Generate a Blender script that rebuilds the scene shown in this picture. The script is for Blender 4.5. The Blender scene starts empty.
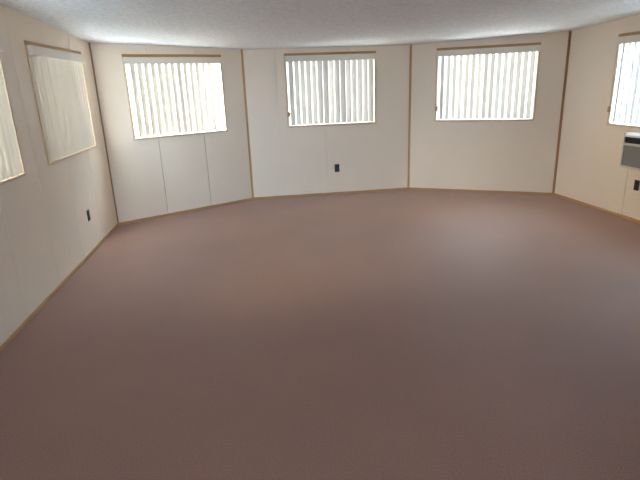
import bpy, bmesh, math, random
from mathutils import Vector, Matrix

random.seed(7)
scene = bpy.context.scene
COL = scene.collection
PI = math.pi

# ------------------------------------------------------------------ helpers
def srgb(r, g, b):
    def f(c):
        c /= 255.0
        return c / 12.92 if c <= 0.04045 else ((c + 0.055) / 1.055) ** 2.4
    return (f(r), f(g), f(b), 1.0)

def tag(o, label=None, cat=None, group=None, kind=None):
    if label: o['label'] = label
    if cat: o['category'] = cat
    if group: o['group'] = group
    if kind: o['kind'] = kind
    return o

def empty(name, loc=(0, 0, 0), rz=0.0, parent=None):
    o = bpy.data.objects.new(name, None)
    o.empty_display_size = 0.1
    COL.objects.link(o)
    o.location = loc
    o.rotation_euler = (0, 0, rz)
    o.parent = parent
    return o

def obj(name, bm, mat, parent=None, loc=(0, 0, 0), rz=0.0, smooth=False):
    bmesh.ops.recalc_face_normals(bm, faces=bm.faces[:])
    me = bpy.data.meshes.new(name)
    bm.to_mesh(me)
    bm.free()
    me.materials.append(mat)
    if smooth:
        for p in me.polygons: p.use_smooth = True
    o = bpy.data.objects.new(name, me)
    COL.objects.link(o)
    o.location = loc
    o.rotation_euler = (0, 0, rz)
    o.parent = parent
    return o

def box(bm, x0, x1, y0, y1, z0, z1, bevel=0.0, seg=2):
    vs = [bm.verts.new((x, y, z)) for x in (x0, x1) for y in (y0, y1) for z in (z0, z1)]
    fs = [(0, 1, 3, 2), (4, 6, 7, 5), (0, 4, 5, 1), (2, 3, 7, 6), (0, 2, 6, 4), (1, 5, 7, 3)]
    faces = [bm.faces.new([vs[i] for i in f]) for f in fs]
    if bevel:
        es = list({e for f in faces for e in f.edges})
        bmesh.ops.bevel(bm, geom=es, offset=bevel, segments=seg, affect='EDGES', profile=0.5)

def prism(bm, pts, x0, x1):
    """closed profile of (y, z) points run along x"""
    a = [bm.verts.new((x0, y, z)) for y, z in pts]
    b = [bm.verts.new((x1, y, z)) for y, z in pts]
    n = len(pts)
    bm.faces.new(a); bm.faces.new(b[::-1])
    for i in range(n):
        bm.faces.new((a[i], b[i], b[(i + 1) % n], a[(i + 1) % n]))

def tube(bm, p0, p1, r, seg=10):
    p0, p1 = Vector(p0), Vector(p1)
    d = (p1 - p0)
    q = d.to_track_quat('Z', 'Y')
    ra, rb = [], []
    for i in range(seg):
        a = 2 * PI * i / seg
        v = q @ Vector((r * math.cos(a), r * math.sin(a), 0))
        ra.append(bm.verts.new(p0 + v)); rb.append(bm.verts.new(p1 + v))
    bm.faces.new(ra[::-1]); bm.faces.new(rb)
    for i in range(seg):
        bm.faces.new((ra[i], ra[(i + 1) % seg], rb[(i + 1) % seg], rb[i]))

# ------------------------------------------------------------------ materials
def new_mat(name):
    m = bpy.data.materials.new(name)
    m.use_nodes = True
    nt = m.node_tree
    nt.nodes.clear()
    out = nt.nodes.new('ShaderNodeOutputMaterial')
    return m, nt, out

def N(nt, t, **kw):
    n = nt.nodes.new(t)
    for k, v in kw.items():
        if k in n.inputs: n.inputs[k].default_value = v
        else: setattr(n, k, v)
    return n

def plain(name, color, rough=0.5, spec=0.5, var=0.0, scale=(8, 8, 8), bump=0.0):
    m, nt, out = new_mat(name)
    p = N(nt, 'ShaderNodeBsdfPrincipled')
    p.inputs['Base Color'].default_value = color
    p.inputs['Roughness'].default_value = rough
    p.inputs['Specular IOR Level'].default_value = spec
    nt.links.new(p.outputs[0], out.inputs[0])
    if var or bump:
        tc = N(nt, 'ShaderNodeTexCoord')
        mp = N(nt, 'ShaderNodeMapping'); mp.inputs['Scale'].default_value = scale
        no = N(nt, 'ShaderNodeTexNoise', Scale=1.0, Detail=6.0, Roughness=0.65)
        nt.links.new(tc.outputs['Object'], mp.inputs[0]); nt.links.new(mp.outputs[0], no.inputs['Vector'])
        if var:
            mr = N(nt, 'ShaderNodeMapRange')
            mr.inputs['From Min'].default_value = 0.25; mr.inputs['From Max'].default_value = 0.75
            mr.inputs['To Min'].default_value = 1 - var; mr.inputs['To Max'].default_value = 1 + var
            mx = N(nt, 'ShaderNodeVectorMath', operation='SCALE')
            mx.inputs[0].default_value = color[:3]
            nt.links.new(no.outputs['Fac'], mr.inputs[0]); nt.links.new(mr.outputs[0], mx.inputs['Scale'])
            nt.links.new(mx.outputs[0], p.inputs['Base Color'])
        if bump:
            b = N(nt, 'ShaderNodeBump', Strength=bump, Distance=0.004)
            nt.links.new(no.outputs['Fac'], b.inputs['Height']); nt.links.new(b.outputs[0], p.inputs['Normal'])
    return m

WALL_C   = srgb(230, 217, 200)
M_wall   = plain('wall_vinyl_panel', WALL_C, 0.62, 0.25, var=0.025, scale=(7, 7, 90), bump=0.25)
M_ceil   = plain('stippled_ceiling', srgb(230, 236, 240), 0.9, 0.1, var=0.16, scale=(24, 24, 24), bump=1.0)
M_case   = plain('pale_casing', srgb(206, 182, 152), 0.5, 0.35, var=0.1, scale=(30, 30, 4))
M_wood   = plain('oak_trim', srgb(190, 150, 104), 0.5, 0.4, var=0.16, scale=(30, 30, 4))
M_woodH  = plain('oak_trim_long', srgb(176, 136, 92), 0.5, 0.4, var=0.16, scale=(4, 30, 30))
M_alu    = plain('white_window_frame', srgb(225, 225, 222), 0.4, 0.5)
M_black  = plain('black_plastic', srgb(26, 24, 24), 0.4, 0.5)
M_hole   = plain('socket_slot', srgb(6, 6, 6), 0.7, 0.2)
M_val    = plain('cream_valance', srgb(222, 216, 204), 0.5, 0.3)
M_cord   = plain('cord_tan', srgb(170, 146, 112), 0.6, 0.3)
M_acw    = plain('air_conditioner_shell', srgb(206, 204, 198), 0.38, 0.5)
M_acg    = plain('air_conditioner_grille', srgb(148, 146, 144), 0.5, 0.4)
M_acd    = plain('louvre_dark', srgb(52, 54, 56), 0.5, 0.4)

M_panel  = plain('added_porch_dark_lining', srgb(110, 84, 60), 0.6, 0.3, var=0.15, scale=(20, 20, 3))  # dark lining for the added porch, keeps its light from spreading
ADDED_PORCH = 1.5  # depth of the unseen porch added to shape the rear light
def carpet():
    m, nt, out = new_mat('mauve_carpet')
    p = N(nt, 'ShaderNodeBsdfPrincipled')
    p.inputs['Roughness'].default_value = 0.55
    p.inputs['Specular IOR Level'].default_value = 0.15
    p.inputs['Sheen Weight'].default_value = 0.3
    p.inputs['Sheen Roughness'].default_value = 0.4
    tc = N(nt, 'ShaderNodeTexCoord')
    fine = N(nt, 'ShaderNodeTexNoise', Scale=140.0, Detail=4.0, Roughness=0.7)
    big = N(nt, 'ShaderNodeTexNoise', Scale=1.3, Detail=3.0, Roughness=0.5)
    for n in (fine, big): nt.links.new(tc.outputs['Object'], n.inputs['Vector'])
    r1 = N(nt, 'ShaderNodeValToRGB')
    r1.color_ramp.elements[0].position = 0.3; r1.color_ramp.elements[0].color = srgb(131, 94, 80)
    r1.color_ramp.elements[1].position = 0.7; r1.color_ramp.elements[1].color = srgb(166, 125, 108)
    mr = N(nt, 'ShaderNodeMapRange')
    mr.inputs['From Min'].default_value = 0.3; mr.inputs['From Max'].default_value = 0.7
    mr.inputs['To Min'].default_value = 0.95; mr.inputs['To Max'].default_value = 1.05
    sc = N(nt, 'ShaderNodeVectorMath', operation='SCALE')
    nt.links.new(fine.outputs['Fac'], r1.inputs[0]); nt.links.new(r1.outputs[0], sc.inputs[0])
    nt.links.new(big.outputs['Fac'], mr.inputs[0]); nt.links.new(mr.outputs[0], sc.inputs['Scale'])
    nt.links.new(sc.outputs[0], p.inputs['Base Color'])
    b = N(nt, 'ShaderNodeBump', Strength=0.5, Distance=0.004)
    nt.links.new(fine.outputs['Fac'], b.inputs['Height']); nt.links.new(b.outputs[0], p.inputs['Normal'])
    nt.links.new(p.outputs[0], out.inputs[0])
    return m
M_carpet = carpet()

def vane_mat():
    m, nt, out = new_mat('blind_vane_vinyl')
    d = N(nt, 'ShaderNodeBsdfPrincipled')
    d.inputs['Base Color'].default_value = srgb(186, 182, 175); d.inputs['Roughness'].default_value = 0.45
    d.inputs['Specular IOR Level'].default_value = 0.3
    t = N(nt, 'ShaderNodeBsdfTranslucent'); t.inputs['Color'].default_value = srgb(242, 234, 218)
    mx = N(nt, 'ShaderNodeMixShader'); mx.inputs[0].default_value = VANE_T
    nt.links.new(d.outputs[0], mx.inputs[1]); nt.links.new(t.outputs[0], mx.inputs[2])
    nt.links.new(mx.outputs[0], out.inputs[0])
    return m
VANE_T = 0.05
M_vane = vane_mat()

def glass_mat():
    m, nt, out = new_mat('window_glass')
    t = N(nt, 'ShaderNodeBsdfTransparent'); t.inputs['Color'].default_value = (0.93, 0.95, 0.94, 1)
    g = N(nt, 'ShaderNodeBsdfGlossy'); g.inputs['Roughness'].default_value = 0.02
    f = N(nt, 'ShaderNodeFresnel', IOR=1.45)
    ge = N(nt, 'ShaderNodeNewGeometry'); su = N(nt, 'ShaderNodeMath', operation='SUBTRACT', use_clamp=True)
    nt.links.new(f.outputs[0], su.inputs[0]); nt.links.new(ge.outputs['Backfacing'], su.inputs[1])
    mx = N(nt, 'ShaderNodeMixShader')
    nt.links.new(su.outputs[0], mx.inputs[0]); nt.links.new(t.outputs[0], mx.inputs[1]); nt.links.new(g.outputs[0], mx.inputs[2])
    nt.links.new(mx.outputs[0], out.inputs[0])
    return m
M_glass = glass_mat()

# ------------------------------------------------------------------ room plan
A = Vector((-2.757, 6.644)); B = Vector((-1.060, 7.960)); C = Vector((1.522, 8.302)); D = Vector((3.603, 7.499))
dE = Vector((0.12523, -0.99213)).normalized(); dF = Vector((0.17514, -0.98454)).normalized()
E_ = A + dE * 7.3
F_ = D + dF * 8.6
def ceil_z(x, y): return 2.287 + 0.00593 * x - 0.05165 * (y - 8.05)
THICK = 0.11

class Wall:
    def __init__(s, p, q):
        s.p, s.q = p, q
        s.L = (q - p).length
        s.u = (q - p) / s.L
        s.n = Vector((s.u.y, -s.u.x))          # into the room
        s.rz = math.atan2(s.u.y, s.u.x)
    def at(s, t, off=0.0, z=0.0):
        v = s.p + s.u * t + s.n * off
        return (v.x, v.y, z)
    def top(s, t):
        v = s.p + s.u * t
        return ceil_z(v.x, v.y)

WL = Wall(E_, A); WA = Wall(A, B); WB = Wall(B, C); WC = Wall(C, D); WR = Wall(D, F_); WX = Wall(F_, E_)
LL = WL.L
HEAD, SILL = 2.211, 1.119
CW = 0.025                                   # casing width at the sides

def build_wall(name, w, wins, seams, ext=(0, 0), label=None, mat=None):
    """wins: (t0, t1) outer casing edges.  Panel joints are shallow grooves in the inner face."""
    bm = bmesh.new()
    holes = [(w_[0] + CW * 0.6, w_[1] - CW * 0.6, (w_[2] if len(w_) > 2 else SILL) + 0.016, (w_[3] if len(w_) > 2 else HEAD) - 0.026) for w_ in wins]
    cuts = {-ext[0], w.L + ext[1]}
    for h in holes: cuts |= {h[0], h[1]}
    for s in seams: cuts |= {s - 0.0035, s + 0.0035}
    cuts = sorted(cuts)
    for a, b in zip(cuts, cuts[1:]):
        mid = (a + b) / 2
        groove = any(abs(mid - s) < 0.003 for s in seams)
        f = 0.014 if groove else 0.0
        zt = max(w.top(max(0, min(w.L, a))), w.top(max(0, min(w.L, b)))) + 0.04
        spans = [(-0.1, zt)]
        for h in holes:
            if h[0] < mid < h[1]: spans = [(-0.1, h[2]), (h[3], zt)]
        for z0, z1 in spans: box(bm, a, b, f, THICK, z0, z1)
    o = obj(name, bm, mat or M_wall, None, (w.p.x, w.p.y, 0), w.rz)
    return tag(o, label, 'wall', kind='structure')

WIN_A = (0.376, 1.791); WIN_B = (0.6245, 2.047); WIN_C = (0.398, 1.864)
WIN_L2 = (LL - 1.954, LL - 0.417); WIN_L1 = (LL - 4.02, LL - 2.487)
WIN_R = (0.932, 2.40)
ADDED_DOORWAY = (4.36, 5.86, -0.12, 2.25)     # opening added behind the camera, lets light in from the made-up porch
build_wall('wall_left', WL, [WIN_L2, WIN_L1], [LL - 0.74 * k - 0.0 for k in range(1, 12)], (0.1, 0.05), 'long pale panelled wall on the left with two windows')
build_wall('wall_back_left', WA, [WIN_A], [0.717, 1.41], (0.05, 0.05), 'angled pale panelled wall left of the middle window wall')
build_wall('wall_back', WB, [WIN_B], [0.493, 1.215], (0.05, 0.05), 'middle pale panelled wall facing the camera')
build_wall('wall_back_right', WC, [WIN_C], [1.38], (0.05, 0.05), 'angled pale panelled wall right of the middle window wall')
build_wall('wall_right', WR, [WIN_R], [1.38] + [1.38 + 0.72 * k for k in range(1, 12)], (0.05, 0.1), 'pale panelled wall on the right with the air conditioner')
build_wall('wall_rear', WX, [ADDED_DOORWAY], [0.74 * k for k in range(1, 11)], (0.1, 0.1), 'panelled wall behind the camera')

loop = [E_, A, B, C, D, F_]
cen = sum(loop, Vector((0, 0))) / 6
def poly_slab(name, mat, zf, thick, grow, label, cat):
    bm = bmesh.new()
    pts = [p + (p - cen).normalized() * grow for p in loop]
    lo = [bm.verts.new((p.x, p.y, zf(p.x, p.y))) for p in pts]
    hi = [bm.verts.new((p.x, p.y, zf(p.x, p.y) + thick)) for p in pts]
    bm.faces.new(lo); bm.faces.new(hi)
    for i in range(6):
        j = (i + 1) % 6
        bm.faces.new((lo[i], lo[j], hi[j], hi[i]))
    o = obj(name, bm, mat)
    return tag(o, label, cat, kind='structure')
poly_slab('floor', M_carpet, lambda x, y: 0.0, -0.08, 0.12, 'mauve brown carpet covering the whole floor', 'floor')
poly_slab('ceiling', M_ceil, ceil_z, 0.12, 0.12, 'white stippled ceiling rising gently towards the camera', 'ceiling')

# thin joint strip on the ceiling, parallel to the left wall
def ceil_strip(name, p, d, l, label):
    bm = bmesh.new()
    q = p + d * l
    nrm = Vector((-d.y, d.x)) * 0.006
    vs = []
    for pt in (p, q):
        for s in (-1, 1):
            for dz in (0.004, -0.002):
                v = pt + nrm * s
                vs.append(bm.verts.new((v.x, v.y, ceil_z(v.x, v.y) + dz)))
    for f in ((0, 1, 3, 2), (4, 6, 7, 5), (0, 4, 5, 1), (2, 3, 7, 6), (0, 2, 6, 4), (1, 5, 7, 3)):
        bm.faces.new([vs[i] for i in f])
    tag(obj(name, bm, M_ceil), label, 'ceiling strip', kind='structure')
ceil_strip('trim_1', Vector((-1.66, 6.30)), dE, 7.4, 'thin white joint strip on the ceiling near the left wall')

# ------------------------------------------------------------------ baseboards and corner posts
def baseboard(name, w, label, gaps=()):
    bm = bmesh.new()
    t = 0.0
    for a, b in list(gaps) + [(w.L, w.L)]:
        prism(bm, [(0.0, 0.0), (-0.011, 0.0), (-0.011, 0.028), (-0.006, 0.036), (0.0, 0.038)], t, a)
        t = b
    o = obj(name, bm, M_woodH, None, (w.p.x, w.p.y, 0), w.rz)
    tag(o, label, 'baseboard', kind='structure')
baseboard('baseboard_left', WL, 'thin wooden baseboard along the left wall')
baseboard('baseboard_back_left', WA, 'thin wooden baseboard under the left angled wall')
baseboard('baseboard_back', WB, 'thin wooden baseboard along the middle wall')
baseboard('baseboard_back_right', WC, 'thin wooden baseboard under the right angled wall')
baseboard('baseboard_right', WR, 'thin wooden baseboard along the right wall')
baseboard('baseboard_rear', WX, 'thin wooden baseboard behind the camera', [ADDED_DOORWAY[:2]])

M_woodD = plain('dark_corner_wood', srgb(164, 120, 80), 0.55, 0.35, var=0.16, scale=(30, 30, 4))
M_woodA = plain('weathered_corner_strip', srgb(152, 126, 98), 0.55, 0.35, var=0.16, scale=(30, 30, 4))
def corner(name, w0, w1, width, label, mat=None):
    """a flat wooden batten folded into the corner between two walls"""
    bm = bmesh.new()
    t = 0.007
    P = w0.q
    a = P - w0.u * width; b = P + w1.u * width
    bis = (w0.n + w1.n); bis = bis / bis.dot(w0.n)
    pts = [a, P, b, b + w1.n * t, P + bis * t, a + w0.n * t]
    z1 = ceil_z(P.x, P.y) + 0.01
    lo = [bm.verts.new((p.x, p.y, 0.0)) for p in pts]; hi = [bm.verts.new((p.x, p.y, z1)) for p in pts]
    bm.faces.new(lo); bm.faces.new(hi)
    for i in range(6):
        j = (i + 1) % 6
        bm.faces.new((lo[i], lo[j], hi[j], hi[i]))
    tag(obj(name, bm, mat or M_wood), label, 'corner trim', kind='structure')
corner('trim_2', WL, WA, 0.014, 'narrow dark strip in the corner at the end of the left wall', M_woodA)
corner('trim_3', WA, WB, 0.018, 'wooden corner strip left of the middle wall')
corner('trim_4', WB, WC, 0.018, 'wooden corner strip right of the middle wall')
corner('trim_5', WC, WR, 0.022, 'wooden corner strip at the start of the right wall', M_woodD)

# ------------------------------------------------------------------ windows
def window(name, w, win, label):
    t0, t1 = win[:2]
    SILL, HEAD = win[2:] if len(win) > 2 else (1.119, 2.211)
    W = t1 - t0
    root = empty(name, w.at(t0, 0, SILL), w.rz)
    tag(root, label, 'window', kind='structure')
    H = HEAD - SILL
    th = 0.013
    # casing boards proud of the wall
    bm = bmesh.new(); box(bm, 0, W, -th, 0.0, H - 0.036, H, 0.003, 1); obj('top_casing', bm, M_woodH, root)
    for x in (0, W - CW):
        bm = bmesh.new(); box(bm, x, x + CW, -th, 0.0, 0.022, H - 0.036, 0.003, 1); obj('side_casing', bm, M_case, root)
    bm = bmesh.new(); box(bm, 0, W, -th - 0.004, 0.0, 0, 0.022, 0.003, 1); obj('bottom_casing', bm, M_case, root)
    # jamb lining inside the opening
    a, b, z0, z1 = CW * 0.6, W - CW * 0.6, 0.016, H - 0.026
    bm = bmesh.new()
    k = 0.008
    box(bm, a, a + k, 0.0, THICK - 0.03, z0, z1); box(bm, b - k, b, 0.0, THICK - 0.03, z0, z1)
    box(bm, a + k, b - k, 0.0, THICK - 0.03, z1 - k, z1); box(bm, a + k, b - k, 0.0, THICK - 0.03, z0, z0 + k)
    obj('jamb_lining', bm, M_val, root)
    # aluminium frame with a sliding sash
    bm = bmesh.new()
    y0, y1, fw = THICK - 0.032, THICK - 0.002, 0.022
    box(bm, a, a + fw, y0, y1, z0, z1); box(bm, b - fw, b, y0, y1, z0, z1)
    box(bm, a + fw, b - fw, y0, y1, z0, z0 + fw); box(bm, a + fw, b - fw, y0, y1, z1 - fw, z1)
    m = (a + b) / 2
    box(bm, m - 0.012, m + 0.012, y0 + 0.004, y1 - 0.004, z0 + fw, z1 - fw)
    obj('frame', bm, M_alu, root)
    for x0, x1 in ((a + fw, m - 0.012), (m + 0.012, b - fw)):
        bm = bmesh.new(); box(bm, x0, x1, y0 + 0.013, y0 + 0.017, z0 + fw, z1 - fw); obj('pane', bm, M_glass, root)
    # daylight enters here: sampling portal filling the opening's outer face
    ld = bpy.data.lights.new('sky_portal', 'AREA')
    ld.shape = 'RECTANGLE'; ld.size = b - a; ld.size_y = z1 - z0
    ld.cycles.is_portal = True
    lo = bpy.data.objects.new('sky_portal', ld); COL.objects.link(lo)
    lo.location = w.at((t0 + t1) / 2, -THICK - 0.01, (SILL + HEAD) / 2)
    nd = Vector((w.n.x, w.n.y, 0))
    lo.rotation_euler = nd.to_track_quat('-Z', 'Z').to_euler()
    return root

window('window_1', WL, WIN_L1, 'nearer wood-cased window of the left wall, cut by the picture edge')
window('window_2', WL, WIN_L2, 'wood-cased window of the left wall nearest the corner')
window('window_3', WA, WIN_A, 'wood-cased window in the left angled wall')
window('window_4', WB, WIN_B, 'wood-cased window in the middle wall above the outlet')
window('window_5', WC, WIN_C, 'wood-cased window in the right angled wall')
window('window_6', WR, WIN_R, 'wood-cased window of the right wall above the air conditioner')


# unseen porch with a glazed door, added to brighten the back walls
PD = ADDED_PORCH
pr = WX.at(ADDED_DOORWAY[0] - 0.02, -THICK); pl = WX.at(ADDED_DOORWAY[1] + 0.02, -THICK)
pr, pl = Vector(pr[:2]), Vector(pl[:2])
WPR = Wall(pr, pr - WX.n * PD); WPE = Wall(pr - WX.n * PD, pl - WX.n * PD); WPL = Wall(pl - WX.n * PD, pl)
ADDED_DOOR = (0.10, WPE.L - 0.70, 0.03, 2.2)  # glazing added as a light source behind the camera, set to one side
build_wall('wall_added_porch_right', WPR, [], [], (0, 0.1), 'right side wall of the unseen porch added to narrow the rear light', M_panel)
build_wall('wall_added_porch_left', WPL, [], [], (0.1, 0), 'left side wall of the unseen porch added to narrow the rear light', M_panel)
build_wall('wall_added_porch_end', WPE, [ADDED_DOOR], [], (0, 0), 'end wall of the unseen porch added to narrow the rear light', M_panel)
window('added_door_1', WPE, ADDED_DOOR, 'unseen glazed door added behind the camera to brighten the back walls')
for nm, z0, z1, mt, lb in (('floor_added_porch', -0.08, 0.0, M_carpet, 'carpet of the unseen porch added for the rear light'), ('ceiling_added_porch', 2.45, 2.55, M_ceil, 'ceiling of the unseen porch added for the rear light')):
    bm = bmesh.new(); box(bm, -0.15, WPE.L + 0.15, -PD, THICK + 0.02, z0, z1)
    tag(obj(nm, bm, mt, None, (WPE.p.x, WPE.p.y, 0), WPE.rz), lb, nm.split('_')[0], kind='structure')


# ------------------------------------------------------------------ vertical blinds
def vane_bm(h, width=0.089, sag=0.005, th=0.0009, seg=8, twist=0.0):
    bm = bmesh.new()
    rows = 7
    grid = []
    for j in range(rows):
        z = h * j / (rows - 1)
        a = twist * (1 - j / (rows - 1))
        ca, sa = math.cos(a), math.sin(a)
        front, back = [], []
        for i in range(seg + 1):
            x = -width / 2 + width * i / seg
            y = sag * (1 - (2 * i / seg - 1) ** 2) - sag * 0.5
            front.append(bm.verts.new((x * ca - (y - th / 2) * sa, x * sa + (y - th / 2) * ca, z)))
            back.append(bm.verts.new((x * ca - (y + th / 2) * sa, x * sa + (y + th / 2) * ca, z)))
        grid.append(front + back[::-1])
    n = len(grid[0])
    for j in range(rows - 1):
        for i in range(n):
            k = (i + 1) % n
            bm.faces.new((grid[j][i], grid[j][k], grid[j + 1][k], grid[j + 1][i]))
    bm.faces.new(grid[0]); bm.faces.new(grid[-1])
    return bm

def blind(w, win, spots, label, tension=True, val_l=0.012, val_r=-0.002, yv=0.022, zb=0.034):
    """spots: (distance from the left casing edge, vane angle in degrees, twist in degrees)"""
    t0, t1 = win
    W = t1 - t0
    root = empty('vertical_blind', w.at(t0, 0, SILL), w.rz)
    tag(root, label, 'window blind', 'vertical blinds at the windows')
    H = HEAD - SILL
    zt = H - 0.075
    # head rail inside the opening
    bm = bmesh.new(); box(bm, 0.026, W - 0.026, yv - 0.024, yv + 0.024, H - 0.076, H - 0.036, 0.002, 1)
    obj('head_rail', bm, M_alu, root)
    # valance board with two returned ends, hung in front of the casing
    bm = bmesh.new()
    yf = -0.054
    box(bm, val_l, W - val_r, yf, yf + 0.006, H - 0.125, H - 0.039, 0.0015, 1)
    box(bm, val_l, val_l + 0.006, yf + 0.006, -0.0135, H - 0.125, H - 0.039)
    box(bm, W - val_r - 0.006, W - val_r, yf + 0.006, -0.0135, H - 0.125, H - 0.039)
    box(bm, val_l + 0.006, W - val_r - 0.006, yf + 0.006, -0.0135, H - 0.044, H - 0.039)
    obj('valance', bm, M_val, root)
    for x, ang, tw in spots:
        v = obj('vane', vane_bm(zt - zb, twist=math.radians(tw)), M_vane, root, (x, yv, zb), math.radians(ang))
        bm = bmesh.new(); box(bm, -0.008, 0.008, -0.002, 0.002, zt - zb - 0.002, zt - zb + 0.012)
        obj('carrier_clip', bm, M_alu, v)
    if tension:
        # looped control cord held down by a small pulley on the left casing
        bm = bmesh.new()
        for dx in (-0.006, 0.006):
            tube(bm, (0.031 + dx, -0.03, 0.225), (0.031 + dx, -0.03, H - 0.10), 0.0012, 6)
        obj('control_cord', bm, M_val, root)
        bm = bmesh.new()
        box(bm, 0.012, 0.050, -0.044, -0.0135, 0.165, 0.235, 0.009, 3)
        obj('cord_tensioner', bm, M_cord, root)
    return root

R = random.Random(3)
# left angled wall: vanes turned almost edge-on
SP = 0.0915
sA = [(0.125 + SP * i, 30 + R.uniform(-2, 2), R.uniform(-2, 2)) for i in range(13)]
# middle wall: vanes nearly closed, thin slits of daylight between them
angB = [-38, -40, -42, -39, -44, -30, -22, -45, -36, -22, -41, -42, -40, -40, -32]
twB = [-4, -4, -3, -4, 0, -8, -9, 0, -2, -9, 3, 0, -4, -2, -4]
sB = [(0.095 + 0.0895 * i, angB[i], twB[i]) for i in range(15)]
# right angled wall: half open
sC = [(0.085 + SP * i + 0.01, -47 + R.uniform(-3, 3), R.uniform(-2, 2)) for i in range(15)]
sL = [(0.068 + 0.0882 * i, -8 + R.uniform(-6, 5), R.uniform(-2, 2)) for i in range(17)]
sR = [(0.08 + SP * i, -20 + R.uniform(-3, 3), R.uniform(-1, 1)) for i in range(15)]
sL1 = [(0.07 + 0.0873 * i, -9 + R.uniform(-7, 5), R.uniform(-2, 2)) for i in range(17)]
blind(WL, WIN_L1, sL1, 'cream vertical blind cut off by the left edge of the picture', False, yv=0.003, zb=0.0225)
blind(WL, WIN_L2, sL, 'closed cream vertical blind on the left wall beside the corner', False, yv=0.003, zb=0.0225)
blind(WA, WIN_A, sA, 'vertical blind with wide open vanes and a bare bright gap at its right end', False)
blind(WB, WIN_B, sB, 'nearly closed vertical blind above the middle outlet, thin uneven slits of light')
blind(WC, WIN_C, sC, 'half-open vertical blind in the angled wall right of the middle wall, even bright stripes')
blind(WR, WIN_R, sR, 'vertical blind on the right wall above the air conditioner')

# ------------------------------------------------------------------ outlets
def outlet(w, t, z, label):
    root = empty('wall_outlet', w.at(t, 0, z), w.rz)
    tag(root, label, 'outlet', 'black wall outlets')
    bm = bmesh.new(); box(bm, -0.038, 0.038, -0.007, 0.0, -0.063, 0.063, 0.003, 2)
    obj('cover_plate', bm, M_black, root)
    for dz in (-0.028, 0.028):
        bm = bmesh.new(); box(bm, -0.017, 0.017, -0.010, -0.007, dz - 0.019, dz + 0.019, 0.004, 2)
        s = obj('socket', bm, M_black, root)
        bm = bmesh.new()
        box(bm, -0.008, -0.005, -0.0108, -0.0098, dz - 0.002, dz + 0.010)
        box(bm, 0.005, 0.008, -0.0108, -0.0098, dz - 0.002, dz + 0.010)
        box(bm, -0.003, 0.003, -0.0108, -0.0098, dz - 0.012, dz - 0.006)
        obj('slot', bm, M_hole, s)
    bm = bmesh.new(); tube(bm, (0, -0.0085, 0), (0, -0.006, 0), 0.004, 10); obj('screw', bm, M_acd, root)
outlet(WL, LL - 1.115, 0.426, 'black outlet low on the left wall near the corner')
outlet(WB, 1.393, 0.436, 'black outlet on the middle wall under its window')
outlet(WR, 1.553, 0.444, 'black outlet on the right wall below the air conditioner')

# ------------------------------------------------------------------ air conditioner
def air_conditioner():
    w = WR
    t0, z0 = 1.385, 0.651
    Wd, Hh, dp = 0.66, 0.415, 0.13
    root = empty('air_conditioner', w.at(t0, 0.002, z0), w.rz)
    tag(root, 'white and grey through-wall air conditioner under the right window', 'air conditioner')
    # shell: side walls, top with sloped front lip, bottom, back
    bm = bmesh.new()
    box(bm, 0, 0.016, -dp, 0.0, 0, Hh, 0.004, 2); box(bm, Wd - 0.016, Wd, -dp, 0.0, 0, Hh, 0.004, 2)
    box(bm, 0.014, Wd - 0.014, -dp + 0.03, 0.0, 0.0, Hh - 0.05)
    prism(bm, [(0.0, Hh), (-dp + 0.03, Hh), (-dp, Hh - 0.022), (-dp, Hh - 0.046), (0.0, Hh - 0.046)], 0.0, Wd)
    obj('casing', bm, M_acw, root)
    # discharge louvre: dark slot with slats
    zl0, zl1 = Hh - 0.118, Hh - 0.048
    bm = bmesh.new(); box(bm, 0.016, Wd - 0.016, -dp + 0.024, -dp + 0.03, zl0, zl1); lv = obj('louvre', bm, M_acd, root)
    for i in range(4):
        z = zl0 + 0.012 + i * 0.0165
        bm = bmesh.new()
        prism(bm, [(-dp + 0.004, z), (-dp + 0.0235, z + 0.007), (-dp + 0.0235, z + 0.009), (-dp + 0.004, z + 0.002)], 0.018, Wd - 0.018)
        obj('louvre_slat', bm, M_acd, lv)
    # front panel with a raised border around the intake grille
    bm = bmesh.new()
    zp1 = zl0
    box(bm, 0.0, Wd, -dp - 0.008, -dp + 0.026, 0.0, 0.028, 0.004, 2)
    box(bm, 0.0, Wd, -dp - 0.008, -dp + 0.026, zp1 - 0.028, zp1, 0.004, 2)
    box(bm, 0.0, 0.03, -dp - 0.008, -dp + 0.026, 0.026, zp1 - 0.026, 0.004, 2)
    box(bm, Wd - 0.03, Wd, -dp - 0.008, -dp + 0.026, 0.026, zp1 - 0.026, 0.004, 2)
    fp = obj('front_panel', bm, M_acw, root)
    bm = bmesh.new()
    box(bm, 0.028, Wd - 0.028, -dp + 0.008, -dp + 0.014, 0.026, zp1 - 0.026)
    n = 18
    for i in range(n):
        z = 0.034 + i * (zp1 - 0.068) / (n - 1)
        box(bm, 0.03, Wd - 0.03, -dp - 0.003, -dp + 0.008, z - 0.004, z + 0.004)
    obj('intake_grille', bm, M_acg, fp)
air_conditioner()

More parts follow.
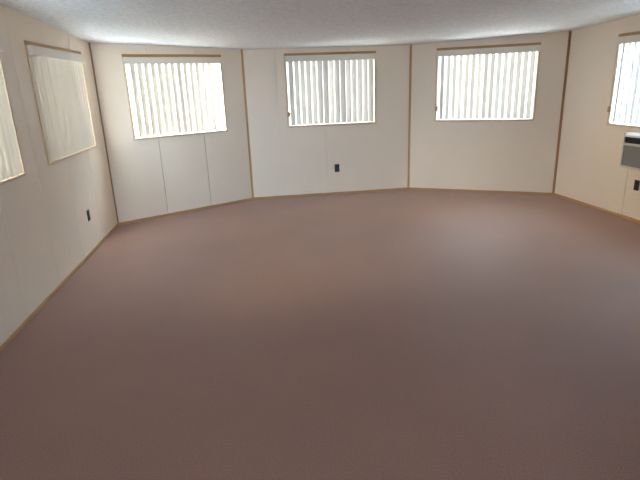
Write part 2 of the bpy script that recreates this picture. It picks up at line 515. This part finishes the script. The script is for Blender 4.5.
# ------------------------------------------------------------------ daylight
GLARE = (0.45, 0.78, 0.85); GLARE_C = (5.6, 6.8, 8.0)
SKY = (0.62, 0.70, 0.80)
SUNSIDE = (-0.95, -0.3, 0.42); SUNSIDE_C = (82.0, 75.0, 65.0)
WARM = (-0.62, 0.55, 0.36); WARM_C = (2.8, 2.15, 1.5)
GROUND_L = (1.9, 1.78, 1.58); GROUND_R = (3.3, 3.6, 4.0)
HORIZ_L = (0.85, 0.78, 0.66); HORIZ_R = (0.55, 0.62, 0.72)
GROUND_B = (4.6, 5.8, 7.2)
SKY_B = (7.8, 10.2, 13.2)
STRENGTH = 4.0
world = bpy.data.worlds.new('daylight'); scene.world = world
world.use_nodes = True
nt = world.node_tree; nt.nodes.clear()
out = N(nt, 'ShaderNodeOutputWorld'); bg = N(nt, 'ShaderNodeBackground')
tc = N(nt, 'ShaderNodeTexCoord'); sep = N(nt, 'ShaderNodeSeparateXYZ')
nt.links.new(tc.outputs['Generated'], sep.inputs[0])
def mrange(src, a, b, c=0.0, d=1.0):
    n = N(nt, 'ShaderNodeMapRange'); n.interpolation_type = 'SMOOTHSTEP'
    n.inputs['From Min'].default_value = a; n.inputs['From Max'].default_value = b
    n.inputs['To Min'].default_value = c; n.inputs['To Max'].default_value = d
    nt.links.new(src, n.inputs[0]); return n.outputs[0]
def mixc(f, c0, c1):
    n = N(nt, 'ShaderNodeMix', data_type='RGBA')
    for c, i in ((c0, 6), (c1, 7)):
        if isinstance(c, tuple): n.inputs[i].default_value = (*c, 1)
        else: nt.links.new(c, n.inputs[i])
    nt.links.new(f, n.inputs[0]); return n.outputs[2]
# open sky, brighter and cooler towards the cloud glare on the right; sunlit tan ground on the left, paler on the right
dot = N(nt, 'ShaderNodeVectorMath', operation='DOT_PRODUCT')
g = Vector(GLARE).normalized(); dot.inputs[1].default_value = g
nt.links.new(tc.outputs['Generated'], dot.inputs[0])
glare = mrange(dot.outputs['Value'], 0.82, 1.0)
sky = mixc(glare, SKY, GLARE_C)
dot2 = N(nt, 'ShaderNodeVectorMath', operation='DOT_PRODUCT')
dot2.inputs[1].default_value = Vector(SUNSIDE).normalized()
nt.links.new(tc.outputs['Generated'], dot2.inputs[0])
side = mrange(sep.outputs['X'], -0.5, 0.5)
near = mixc(side, GROUND_L, GROUND_R)
far = mixc(side, HORIZ_L, HORIZ_R)
ground = mixc(mrange(sep.outputs['Z'], -0.75, -0.1), near, far)
rear = mrange(sep.outputs['Y'], -0.3, 0.2)
dot3 = N(nt, 'ShaderNodeVectorMath', operation='DOT_PRODUCT')
dot3.inputs[1].default_value = Vector(WARM).normalized()
nt.links.new(tc.outputs['Generated'], dot3.inputs[0])
sky = mixc(mrange(dot3.outputs['Value'], 0.82, 1.0), sky, WARM_C)
sky = mixc(rear, SKY_B, sky)
sky = mixc(mrange(dot2.outputs['Value'], 0.9, 1.0), sky, SUNSIDE_C)
ground = mixc(rear, GROUND_B, ground)
col = mixc(mrange(sep.outputs['Z'], -0.03, 0.03), ground, sky)
bg.inputs['Strength'].default_value = STRENGTH
nt.links.new(col, bg.inputs['Color']); nt.links.new(bg.outputs[0], out.inputs[0])

# ------------------------------------------------------------------ camera
cam = bpy.data.cameras.new('camera'); cam.sensor_width = 36.0; cam.lens = 28.176
cam.clip_start = 0.05
co = bpy.data.objects.new('camera', cam); COL.objects.link(co)
pitch, roll = math.radians(17.342), math.radians(-2.1247)
cp, sp, cr, sr = math.cos(pitch), math.sin(pitch), math.cos(roll), math.sin(roll)
r0 = Vector((1, 0, 0)); fwd = Vector((0, cp, -sp)); d0 = Vector((0, -sp, -cp))
right = cr * r0 - sr * d0; down = sr * r0 + cr * d0
M = Matrix((right, -down, -fwd)).transposed().to_4x4()
M.translation = Vector((0, 0, 1.761))
co.matrix_world = M
scene.camera = co

vs = scene.view_settings
vs.view_transform = 'Standard'; vs.look = 'None'; vs.exposure = 0.34; vs.gamma = 1.0; vs.use_curve_mapping = False
scene.cycles.max_bounces = 14
scene.cycles.diffuse_bounces = 10
scene.cycles.transparent_max_bounces = 16
scene.cycles.sample_clamp_indirect = 0.0
scene.cycles.use_denoising = True
